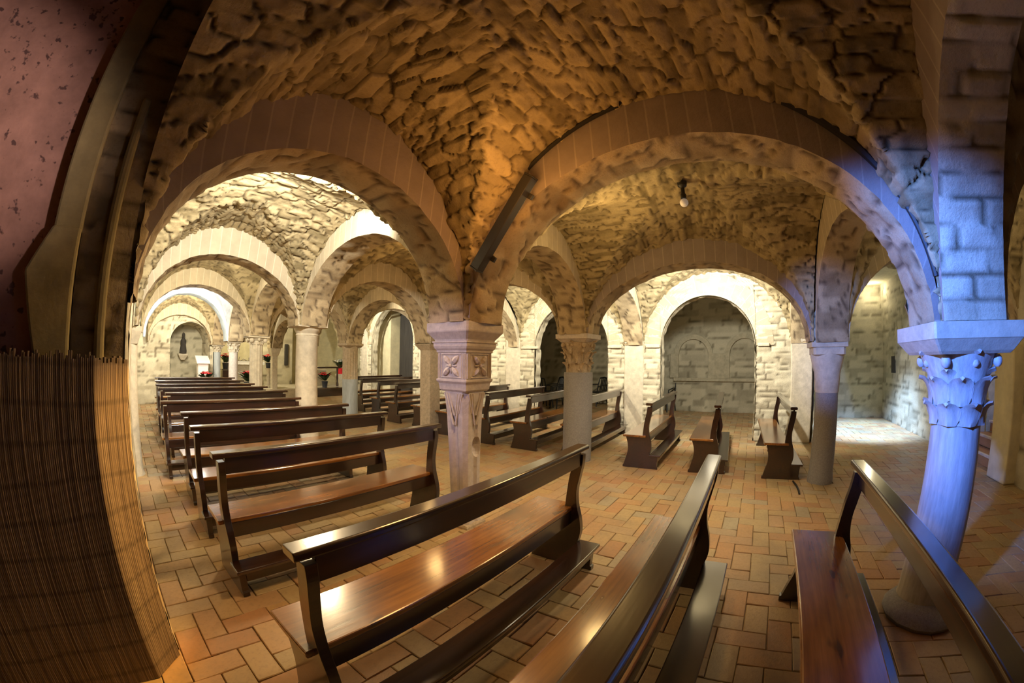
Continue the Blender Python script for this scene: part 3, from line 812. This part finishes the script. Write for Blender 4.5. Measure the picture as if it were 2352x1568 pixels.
# ------------------------------------------------------------------ reed mat round the near-left pier
t = empty('reed_matting', (0, 0, 0), 0, 'dark reed matting wrapped around the pier at the left edge', 'matting')
rr = random.Random(9)
def reed_panel(name, p0, p1, h, n):
    b = MB(); d = Vector((p1[0] - p0[0], p1[1] - p0[1], 0)); nr = Vector((d.y, -d.x, 0)).normalized()
    for k in range(n):
        u0, u1 = k / n, (k + .97) / n
        dz = rr.uniform(-.02, .012); o = nr * rr.uniform(0, .002)
        a, c = Vector((*p0, 0)) + d * u0 + o, Vector((*p0, 0)) + d * u1 + o; m = (a + c) / 2 + nr * .0015
        e = -nr * .012
        b.loft([[tuple(q + Vector((0, 0, zz))) for q in (a, m, c, c + e, a + e)] for zz in (0, h + dz)])
    b.build(name, 'reed', t)
reed_panel('front_mat', (-2.4, 1.80), (-.15, 1.80), 1.455, 260)
reed_panel('edge_mat', (-.15, 1.80), (-.012, 1.93), 1.44, 18)

# ------------------------------------------------------------------ pews
def prism(b, prof, x0, x1):
    n = len(prof)
    b.loft([[(x0, y, z) for y, z in prof], [(x1, y, z) for y, z in prof]])

def smooth_curve(pts, n=5):
    out = []
    for i in range(len(pts) - 1):
        p0 = pts[max(i - 1, 0)]; p1 = pts[i]; p2 = pts[i + 1]; p3 = pts[min(i + 2, len(pts) - 1)]
        for k in range(n):
            t = k / n
            out.append(tuple(.5 * ((2 * p1[a]) + (-p0[a] + p2[a]) * t + (2 * p0[a] - 5 * p1[a] + 4 * p2[a] - p3[a]) * t * t + (-p0[a] + 3 * p1[a] - 3 * p2[a] + p3[a]) * t ** 3) for a in (0, 1)))
    out.append(pts[-1]); return out

def make_pew(L):
    t = empty('church_pew', (0, 0, 0), 0, None, 'pew', 'wooden pews of the crypt')
    # local x along the pew, local -y towards the back (depth u = -y)
    front = smooth_curve([(.012, .035), (.035, .12), (.062, .22), (.058, .33), (.03, .425)])
    back = smooth_curve([(.262, .43), (.268, .52), (.285, .66), (.306, .76), (.318, .845)])
    rear = smooth_curve([(.385, .845), (.382, .78), (.362, .68), (.345, .58), (.352, .48), (.378, .38), (.388, .29), (.375, .215), (.36, .185)])
    prof = [(.0, 0), (.0, .03)] + front + [(.262, .425)] + back[1:] + rear + [(.485, .175), (.478, .035), (.49, .03), (.49, 0)]
    for x0 in (0, L - .045):
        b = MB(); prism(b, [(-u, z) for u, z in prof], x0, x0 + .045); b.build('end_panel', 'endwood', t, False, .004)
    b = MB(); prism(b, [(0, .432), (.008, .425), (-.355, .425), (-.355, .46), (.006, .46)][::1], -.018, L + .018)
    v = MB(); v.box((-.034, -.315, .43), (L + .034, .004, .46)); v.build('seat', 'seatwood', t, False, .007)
    v = MB(); v.box((.045, -.075, .335), (L - .045, -.05, .43)); v.build('seat_apron', 'endwood', t, False, .003)
    v = MB(); v.box((.045, -.31, .33), (L - .045, -.285, .43)); v.build('rear_apron', 'endwood', t, False, .003)
    prof = [(-.302, .872), (-.302, .893), (-.309, .9), (-.385, .9), (-.394, .893), (-.394, .872), (-.386, .866), (-.31, .866)]
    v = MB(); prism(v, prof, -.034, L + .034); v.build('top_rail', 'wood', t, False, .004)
    v = MB(); v.box((.045, -.372, .765), (L - .045, -.348, .868)); v.build('back_board', 'endwood', t, False, .003)  # near-black wood put in for the shade on this board
    v = MB(); v.box((-.018, -.52, .172), (L + .018, -.362, .197)); v.build('kneeler', 'wood', t, False, .007)
    v = MB(); v.box((.045, -.485, .10), (L - .045, -.462, .173)); v.build('kneeler_apron', 'endwood', t, False, .003)
    return t
def kids(o): return [c for c in bpy.data.objects if c.parent == o]
protos = {}
used = set()
def place_pew(key, L, x, y, off, label, group):
    if key not in protos:
        protos[key] = (make_pew(L),); protos[key] = (protos[key][0], kids(protos[key][0])); o = protos[key][0]
    else:
        src, ch = protos[key]; o = src.copy(); C.objects.link(o)
        for c in ch:
            d = c.copy(); C.objects.link(d); d.parent = o
    o.location = (x, y, 0); o.rotation_euler = (0, 0, -math.radians(off))
    o['label'] = label; o['group'] = group
LG, BG = 'pews in the left aisle', 'pews in the right half'
place_pew('a', 1.92, .432, 1.43, .39, 'dark wooden pew nearest the carved column, its orange-brown seat catching light', LG)
place_pew('b', 2.02, .370, .546, .04, 'dark pew running to the bottom middle of the photo, top rail shining silver', LG)
place_pew('b', 2.02, .377, -.322, .62, 'dark pew cutting in at the bottom right corner in front of the blue-lit column', LG)
rows = [(.489, 2.778, -.3, 'first pew behind the carved column in the left rows, shadow at its left foot'),
        (.515, 3.735, 1.2, 'second pew of the left rows beyond the carved column, bright orange seat'),
        (.535, 4.554, .4, 'third pew of the left rows beyond the carved column'),
        (.412, 5.543, 1.4, 'fourth pew of the left rows, jutting furthest left beyond the carved column'),
        (.56, 6.6, .6, 'fifth pew of the left rows beyond the carved column'),
        (.52, 7.5, .9, 'sixth pew of the left rows, fourth from the altar end'),
        (.52, 8.3, .5, 'seventh pew of the left rows, level with the fluted column'),
        (.56, 9.25, .2, 'second pew from the altar end of the left rows'),
        (.62, 10.3, .2, 'pew closest to the altar in the left rows, by the red flowers')]
for x, y, o, lab in rows:
    short = y in (2.778, 5.543)
    place_pew('e' if short else 'a', 1.84 if short else 1.92, x, y, o, lab, LG)
for x, y, o, lab in [(5.10, .752, -2.73, 'pew with an orange seat seen end-on in front of the blind-arched niche'),
                     (5.061, -.218, -1.6, 'rightmost pew, in front of the slim blue-grey column'),
                     (5.046, 1.654, -1.52, 'pew seen end-on just right of the grey granite column'),
                     (5.37, 2.80, -1.5, 'pew whose left end is hidden behind the grey granite column'),
                     (5.167, 3.628, -2.06, 'pew reaching in from the left behind the grey granite column'),
                     (5.12, 4.44, -1.5, 'pew with a reddish end panel right behind the carved column'),
                     (5.2, 5.42, -1.0, 'pew third behind the grey granite column, its right end before the pale pier'),
                     (5.42, 6.42, -1.0, 'pew showing its end panel right beside the plain square pillar'),
                     (5.36, 7.25, -1.0, 'pew with an orange end panel left of the plain square pillar'),
                     (5.62, 8.3, -1.0, 'second pew left of the plain square pillar, nearer the doorway'),
                     (5.75, 9.3, -.5, 'third pew left of the plain square pillar, by the half-fluted column'),
                     (6.0, 10.3, -.5, 'rearmost pew by the half-fluted column, before the painted doorway')]:
    place_pew('d' if y > 2.5 else 'c', 1.94 if y > 2.5 else 2.02, x, y, o, lab, BG)
b = MB(); b.tube([(4.97, -.62, .012), (4.8, -.65, .008), (4.62, -.66, .006), (4.5, -.655, .006)], [.012, .014, .014, .012], 6)
tag(b.build('black_cable', 'blackmetal'), 'short black cable lying on the floor beside the rightmost pew', 'cable', None, 'thing')

# ------------------------------------------------------------------ lamp, cable, shadow gap, bulb on the wide arch
t = empty('linear_lamp', (0, 0, 0), 0, 'black linear lamp fixed aslant on the left haunch of the wide arch', 'lamp')
p0, p1 = Vector((2.10, 1.79, 2.13)), Vector((2.10, 1.325, 2.735)); d = (p1 - p0).normalized(); n1 = Vector((1, 0, 0)); n2 = d.cross(n1)
def bar(name, a, c, w, h, mat, par, o=Vector((0, 0, 0))):
    b = MB(); r = []
    for p in (a, c): r.append([tuple(p + o + n1 * sx * w + n2 * sy * h) for sx, sy in ((-1, -1), (1, -1), (1, 1), (-1, 1))])
    b.loft(r); return b.build(name, mat, par, False, .004)
bar('housing', p0, p1, .035, .042, 'blackmetal', t)
bar('end_cap', p0 - d * .012, p0, .037, .044, 'blackmetal', t); bar('end_cap', p1, p1 + d * .012, .037, .044, 'blackmetal', t)
up = n2 if n2.z > 0 else -n2
bar('tube', p0 + d * .04, p1 - d * .04, .018, .006, 'tube', t, up * .047)
bar('bracket', p0 + d * .1, p0 + d * .14, .012, .07, 'blackmetal', t, n1 * .05)
bar('bracket', p1 - d * .14, p1 - d * .1, .012, .07, 'blackmetal', t, n1 * .05)
def arch_pt(y, dx=.016, lift=-.02):
    A, B = N[1, 1], N[1, 2]; Ln = B[1] - A[1]; s = y - A[1]; x = A[0] + (B[0] - A[0]) * s / Ln - RW - dx; u = (s - Ln / 2) / (Ln / 2 - RW)
    zz = A[2] + (B[2] - A[2]) * s / Ln
    return (x, y, zz + (3.21 - zz) * math.sqrt(max(0, 1 - u * u)) + lift)
b = MB(); b.tube([arch_pt(y) for y in np.linspace(1.42, .68, 18)] + [arch_pt(.62, .03, .03)], .017, 7)
tag(b.build('lamp_cable', 'blackmetal'), 'dark cable following the top of the wide arch from the linear lamp', 'cable', None, 'thing')
b = MB(); ys = list(-1.05 + .68 * (np.linspace(1, 0, 40) ** 1.7))
b.tube([arch_pt(y, .02, -.03) for y in ys], [.016 + .014 * math.sin(PI * min(1, k / 22)) for k in range(40)], 7)  # dark widening tube standing in for the shadow gap between ring and pier
tag(b.build('arch_cable', 'blackmetal'), 'shadow gap shaped as a dark tube, right side of the wide arch to the blue-lit column', 'cable', None, 'thing')
t = empty('pendant_bulb', (3.55, .52, 0), 0, 'single pale bulb hanging from the brown vault beyond the wide arch', 'lamp')
b = MB(); b.lathe([(.05, 3.16), (.045, 3.12), (.02, 3.1), (.02, 3.04), (.028, 3.03), (.028, 2.99)], 16); b.build('socket', 'blackmetal', t, True)
b = MB(); b.ball((0, 0, 2.945), .042, 14, 10); b.build('bulb', 'bulb', t, True)

# ------------------------------------------------------------------ chairs
def chair(x, y, rz, label):
    t = empty('plastic_chair', (x, y, 0), rz, label, 'chair', 'black plastic chairs in the recess')
    v = MB(); v.box((-.22, -.22, .42), (.22, .22, .45)); v.build('seat', 'plastic', t, False, .012)
    v = MB()
    for sx in (-.2, .2): v.tube([(sx, .2, .44), (sx * 1.02, .25, .65), (sx * .9, .31, .86)], .02, 6)
    v.tube([(-.18, .31, .86), (0, .335, .89), (.18, .31, .86)], .025, 6)
    for k in (-.1, -.033, .033, .1): v.tube([(k, .22, .46), (k, .27, .65), (k, .325, .88)], .017, 6)
    v.build('backrest', 'plastic', t)
    for sx in (-1, 1):
        for sy in (-1, 1):
            v = MB(); v.tube([(sx * .19, sy * .19, .43), (sx * .23, sy * .24, 0)], [.022, .018], 6); v.build('leg', 'plastic', t)
        v = MB(); v.tube([(sx * .22, -.2, .43), (sx * .24, -.19, .62), (sx * .24, .05, .66), (sx * .21, .25, .66)], .018, 6); v.build('armrest', 'plastic', t)
for a in [(10.15, 5.93, -.6, 'black plastic chair at the left of the recess, its slatted back facing out'), (10.95, 6.02, -2.2, 'black plastic chair second from left in the recess, turned sideways'),
          (10.15, 5.33, -2.2, 'black plastic chair just left of the grey granite column, in the recess'), (11.5, 4.72, -2.0, 'black plastic chair peeking out right of the grey granite column'),
          (11.1, 2.42, -1.9, 'black plastic chair half hidden behind the left jamb of the blind-arched niche')]: chair(*a)

# ------------------------------------------------------------------ altar end
t = empty('lectern', (2.13, 12.1, 0), 0, 'white stone lectern with a sloping top at the far end of the left aisle', 'lectern')
b = MB(); b.box((-.155, -.14, 0), (.155, .14, 1.17)); b.build('pedestal', 'white', t, False, .01)
b = MB(); b.loft([[(-.2, -.2, 1.16), (.2, -.2, 1.16), (.2, -.2, 1.21), (-.2, -.2, 1.21)], [(-.2, .2, 1.29), (.2, .2, 1.29), (.2, .2, 1.385), (-.2, .2, 1.385)]]); b.build('book_rest', 'white', t, False, .008)
b = MB(); b.lathe([(.08, 0), (.09, .01), (.075, .02), (.05, .012), (.05, 0)], 20); b.build('medallion', 'white', t, xf=Matrix.Translation((0, -.14, .9)) @ Matrix.Rotation(PI / 2, 4, 'X'))
t = empty('altar', (4.05, 14.6, .3), 0, 'white altar table with a scalloped edge between the slim pale column and the fluted column', 'altar')
b = MB(); b.box((-.8, -.35, .80), (.8, .35, .90)); b.build('table_top', 'white', t, False, .01)
b = MB()
for k in range(8): b.lathe([(.1, .795), (.1, .80)], 12, cx=-.7 + .2 * k, cy=-.33)
b.build('cloth_edge', 'white', t)
b = MB(); b.box((-.65, -.25, 0), (.65, .25, .80)); b.build('block', 'lime', t, False, .01)
t = empty('book_stand', (4.1, 14.5, 1.2), 0, 'small dark stand lying on the white altar table', 'stand')
b = MB(); b.tube([(-.2, 0, .02), (-.17, 0, .16)], .012, 6); b.build('upright', 'doorwood', t)
b = MB(); b.tube([(.2, 0, .02), (.2, 0, .14)], .012, 6); b.build('upright', 'doorwood', t)
b = MB(); b.box((-.24, -.12, 0), (.24, .12, .03)); b.tube([(-.1, 0, .03), (0, 0, .09), (.1, 0, .03)], .012, 6); b.build('tray', 'doorwood', t)

def poinsettia(x, y, z, label, petal='redpetal', s=1.0, pot='pot', group='poinsettias around the altar', ph=0):
    t = empty('potted_poinsettia', (x, y, z), 0, label, 'potted plant', group)
    if ph: t.location.z = z + ph
    b = MB(); b.lathe([(.07 * s, -ph), (.095 * s, .16 * s), (.1 * s, .165 * s), (.09 * s, .17 * s)], 16); b.build('pot', pot, t, True)
    r = random.Random(int(x * 100)); g = MB(); p = MB()
    for k in range(26):
        a = r.uniform(0, 2 * PI); o = (math.cos(a), math.sin(a), r.uniform(-.1, .5))
        g.leaf((o[0] * .04 * s, o[1] * .04 * s, (.18 + .1 * r.random()) * s), o, Vector((o[0], o[1], .5 + r.random())), .2 * s, .09 * s, .5, .004, 4)
    for h in range(6):
        a0 = h * 2 * PI / 5; c = Vector((math.cos(a0) * .11 * s, math.sin(a0) * .11 * s, (.34 + .03 * r.random()) * s)) if h < 5 else Vector((0, 0, .4 * s))
        for k in range(9):
            a = k * 2 * PI / 9 + r.random(); o = Vector((math.cos(a), math.sin(a), .25 + .3 * r.random()))
            p.leaf(tuple(c), (0, 0, -1), o, .13 * s * r.uniform(.8, 1.1), .06 * s, .25, .004, 4)
    g.build('foliage', 'leaf', t); p.build('bracts', petal, t)
poinsettia(2.14, 11.6, 0, 'red poinsettia right in front of the white lectern', s=1.0, ph=.54)
poinsettia(3.40, 11.6, 0, 'red poinsettia behind the end of the front left pew', s=1.25, ph=.46)
poinsettia(3.27, 13.95, .95, 'red poinsettia on the dark post between the two slim altar columns', s=1.2)
t = empty('candle_post', (3.27, 13.95, .3), 0, 'dark wooden post between the two slim altar columns', 'post')
b = MB(); b.squares([(.17, 0), (.17, .05), (.13, .08), (.13, .6), (.17, .65)]); b.build('post_body', 'endwood', t)
t = empty('flower_stand', (4.85, 13.85, .3), 0, 'turned pale stone stand carrying a red poinsettia, right of the fluted column', 'stand')
b = MB(); b.lathe([(.13, 0), (.13, .06), (.07, .1), (.06, .25), (.09, .35), (.055, .45), (.07, .6), (.12, .66), (.13, .69)], 20); b.build('baluster', 'lime', t, True)
poinsettia(4.85, 13.85, .99, 'red poinsettia in a black pot on top of the turned stone stand', s=1.15)
t = empty('altar_rail', (7.0, 13.6, .3), 0, 'black rail with turned posts left of the half-fluted column', 'rail')
b = MB(); b.box((-.75, -.05, .70), (.75, .05, .76)); b.build('top_bar', 'endwood', t, False, .01)
for sx in (-.7, .62):
    b = MB(); b.lathe([(.05, 0), (.05, .1), (.03, .2), (.045, .35), (.03, .5), (.045, .7)], 14, cx=sx); b.build('post', 'endwood', t, True)
t = empty('kneeling_bench', (7.0, 13.1, 0), 0, 'low dark kneeling step below the black altar rail', 'bench')
b = MB(); b.box((-.8, -.16, .25), (.8, .14, .31)); b.build('tread', 'wood', t, False, .01)
b = MB(); b.box((-.78, -.13, 0), (.78, .12, .25)); b.build('riser', 'endwood', t)
poinsettia(6.98, 13.45, .3, 'red poinsettia on the floor under the black rail', s=1.3)
poinsettia(8.1, 14.2, .75, 'white flowers with a red bloom, half hidden behind the half-fluted column', 'whitepetal', 1.4, 'redpetal')
t = empty('flower_plinth', (8.1, 14.2, .3), 0, 'pale plinth under the white flowers behind the half-fluted column', 'plinth')
b = MB(); b.box((-.16, -.16, 0), (.16, .16, .45)); b.build('block', 'lime', t)
t = empty('folded_cloths', (7.16, 14.2, .3), 0, 'pale cloths stacked on a plinth behind the black rail', 'cloth')
b = MB(); b.box((-.2, -.15, 0), (.2, .15, .62)); b.build('plinth', 'lime', t)
b = MB()
for k in range(3): b.box((-.18 + .02 * k, -.12, .62 + .05 * k), (.2 - .01 * k, .12, .66 + .05 * k))
b.build('cloth', 'paper', t, False, .012)
# statue in the far niche and the dark door
t = empty('statue', (1.75, 13.75, 0), 0, 'small dark statue on a bracket in the far niche', 'statue')
b = MB(); b.squares([(.06, 1.22), (.16, 1.38), (.16, 1.42)], 0, .1); b.build('bracket', 'lime', t)
b = MB(); b.lathe([(.11, 1.42), (.12, 1.5), (.085, 1.7), (.1, 1.82), (.05, 1.9), (.03, 1.93), (.055, 1.98), (.05, 2.04), (.01, 2.08)], 16); b.build('figure', 'statue', t, True)
b = MB(); b.box((8.4, 9.0, 0), (8.48, 10.75, 3.3)); struct(b.build('door_1', 'shadedoor'))
b = MB(); b.box((8.0, 8.3, 3.1), (9.1, 11.3, 3.3)); struct(b.build('ceiling_doorway', 'cream'))
b = MB(); b.box((8.0, 10.62, 0), (9.2, 11.9, 3.3)); struct(b.build('wall_doorway', 'cream'))

# ------------------------------------------------------------------ lights
def light(name, kind, loc, energy, col, size=.1, target=None, cone=None, blend=.5, sy=None):
    l = bpy.data.lights.new(name, kind); l.energy = energy; l.color = col
    if kind == 'AREA':
        l.size = size
        if sy: l.shape = 'RECTANGLE'; l.size_y = sy
    else: l.shadow_soft_size = size
    if kind == 'SPOT': l.spot_size = math.radians(cone); l.spot_blend = blend
    o = bpy.data.objects.new(name, l); C.objects.link(o); o.location = loc
    if target is not None:
        o.rotation_euler = (Vector(target) - Vector(loc)).to_track_quat('-Z', 'Y').to_euler()
    return o
W = (1, .92, .77); CR = (1, .87, .62); AMB = (1, .47, .12)
def up(name, loc, e, col, tgt, cone=165, r=.06): return light(name, 'SPOT', loc, e, col, r, tgt, cone, .35)
up('aisle_uplight', (1.05, 2.82, 2.95), 430, W, (1.25, 4.6, 3.4))
up('aisle_uplight_second', (1.2, 5.85, 2.7), 260, CR, (1.2, 8, 3.2))
up('aisle_uplight_third', (1.3, 8.6, 2.7), 240, (1, .92, .78), (1.3, 10.5, 3))
up('altar_uplight', (1.4, 10.8, 2.6), 180, CR, (1.5, 12.6, 2.4))
light('aisle_far_lamp', 'POINT', (1.25, 9.4, 2.2), 42, (1, .94, .84), .35)  # added unseen light giving the left rails and seat ends white glints
light('apse_lamp', 'POINT', (4.4, 13.9, 2.9), 170, (1, .88, .6), .15)
up('wall_uplight', (5.6, .75, 2.72), 450, (1, .94, .8), (7.4, .75, 2.75))
up('side_uplight', (5.7, 3.7, 2.72), 260, (1, .9, .68), (7.4, 3.7, 2.6))
up('side_uplight_second', (5.9, 6.9, 2.7), 170, CR, (7.4, 6.9, 2.6))
up('side_uplight_third', (5.8, 9.9, 2.75), 330, (1, .93, .75), (7.4, 9.8, 2.7))
light('middle_lamp', 'POINT', (3.7, 3.9, 2.6), 16, (1, .6, .22), .15)
light('middle_lamp_second', 'POINT', (3.9, 7.0, 2.6), 18, (1, .7, .35), .15)
light('middle_near_lamp', 'POINT', (3.4, 1.2, 2.5), 22, (1, .64, .24), .15)
light('arch_lamp', 'POINT', (1.8, 1.2, 2.45), 15, (1, .44, .1), .12)
light('arch_lamp_down', 'SPOT', (1.85, 1.45, 2.35), 85, (1, .64, .3), .08, (.55, 2.5, 0), 116, .7)
light('amber_spot', 'SPOT', (1.98, 1.86, 2.2), 520, (1, .5, .1), .08, (-.08, 1.88, .75), 32, .6)  # added narrow spot picking out the mat's edge strip
light('pendant_glow', 'SPOT', (3.55, .52, 2.85), 210, (1, .80, .54), .1, (3.95, 1.1, 0), 100, .85)  # added spot brightening the middle floor from the bulb's place
light('aisle_glow', 'SPOT', (2.05, 4.4, 2.5), 150, (1, .74, .42), .12, (1.1, 3.6, 0), 140, .5)
light('blue_spot', 'SPOT', (.35, .9, 2.35), 1150, (.10, .26, 1), .06, (2.6, -1.3, 1.45), 42, .85)
light('lilac_spot', 'SPOT', (.25, 2.3, 2.2), 85, (.66, .6, 1), .06, (2.3, 2.25, 1.3), 36, .8)
light('rosy_wall_fill', 'SPOT', (1.75, -.75, 1.9), 320, (1, .72, .64), .08, (-1.15, 1.9, 2.35), 25, .9)  # added pinkish spot to lift the plastered wall
light('blue_spot_far', 'SPOT', (.35, .9, 2.3), 900, (.2, .36, 1), .06, (5.0, -1.0, 1.7), 21, .9)
light('room_daylight', 'SPOT', (8.3, -2.2, 3.15), 2600, (.34, .56, 1), .15, (8.9, -2.5, 0), 60, .7)
light('room_high_lamp', 'POINT', (10.3, -3.25, 3.08), 14, CR, .05)
light('stair_lamp', 'POINT', (5.6, -4.6, 2.4), 25, CR, .15)
light('right_lamp', 'POINT', (3.8, -2.6, 2.5), 14, (1, .75, .4), .15)
light('recess_lamp', 'POINT', (10.5, 3.6, 2.9), 14, CR, .2)
light('niche_lamp', 'POINT', (9.3, .7, 2.9), 9, CR, .2)
w = bpy.data.worlds.new('world'); SC.world = w; w.use_nodes = True
w.node_tree.nodes['Background'].inputs[0].default_value = (.5, .4, .3, 1); w.node_tree.nodes['Background'].inputs[1].default_value = .02

# ------------------------------------------------------------------ camera: wide fisheye at standing height
cd = bpy.data.cameras.new('camera'); cam = bpy.data.objects.new('camera', cd); C.objects.link(cam); SC.camera = cam
cd.type = 'PANO'; cd.panorama_type = 'FISHEYE_LENS_POLYNOMIAL'
cd.sensor_fit = 'HORIZONTAL'; cd.sensor_width = 36; cd.sensor_height = 24
cd.fisheye_fov = math.radians(200)
cd.fisheye_polynomial_k0 = 0
cd.fisheye_polynomial_k1 = -7.38056640e-02; cd.fisheye_polynomial_k2 = -1.44347870e-05
cd.fisheye_polynomial_k3 = 1.57367047e-05; cd.fisheye_polynomial_k4 = -1.59571237e-07
cd.clip_start = .02
X = Vector((.57319852, -.81936033, .00959752)); Y = Vector((-.04209051, -.01774398, .99895623)); Z = -Vector((.8183348, .5730042, .04465811))
cam.matrix_world = Matrix(((X.x, Y.x, Z.x, 0), (X.y, Y.y, Z.y, 0), (X.z, Y.z, Z.z, 1.4771), (0, 0, 0, 1)))

vs = SC.view_settings
vs.view_transform = 'Standard'; vs.look = 'None'; vs.exposure = 0; vs.gamma = 1; vs.use_curve_mapping = False
cy = SC.cycles
cy.use_adaptive_sampling = True; cy.adaptive_threshold = .06; cy.max_bounces = 5; cy.diffuse_bounces = 4; cy.glossy_bounces = 3; cy.use_denoising = True
cy.sample_clamp_indirect = 6; cy.caustics_reflective = False; cy.caustics_refractive = False
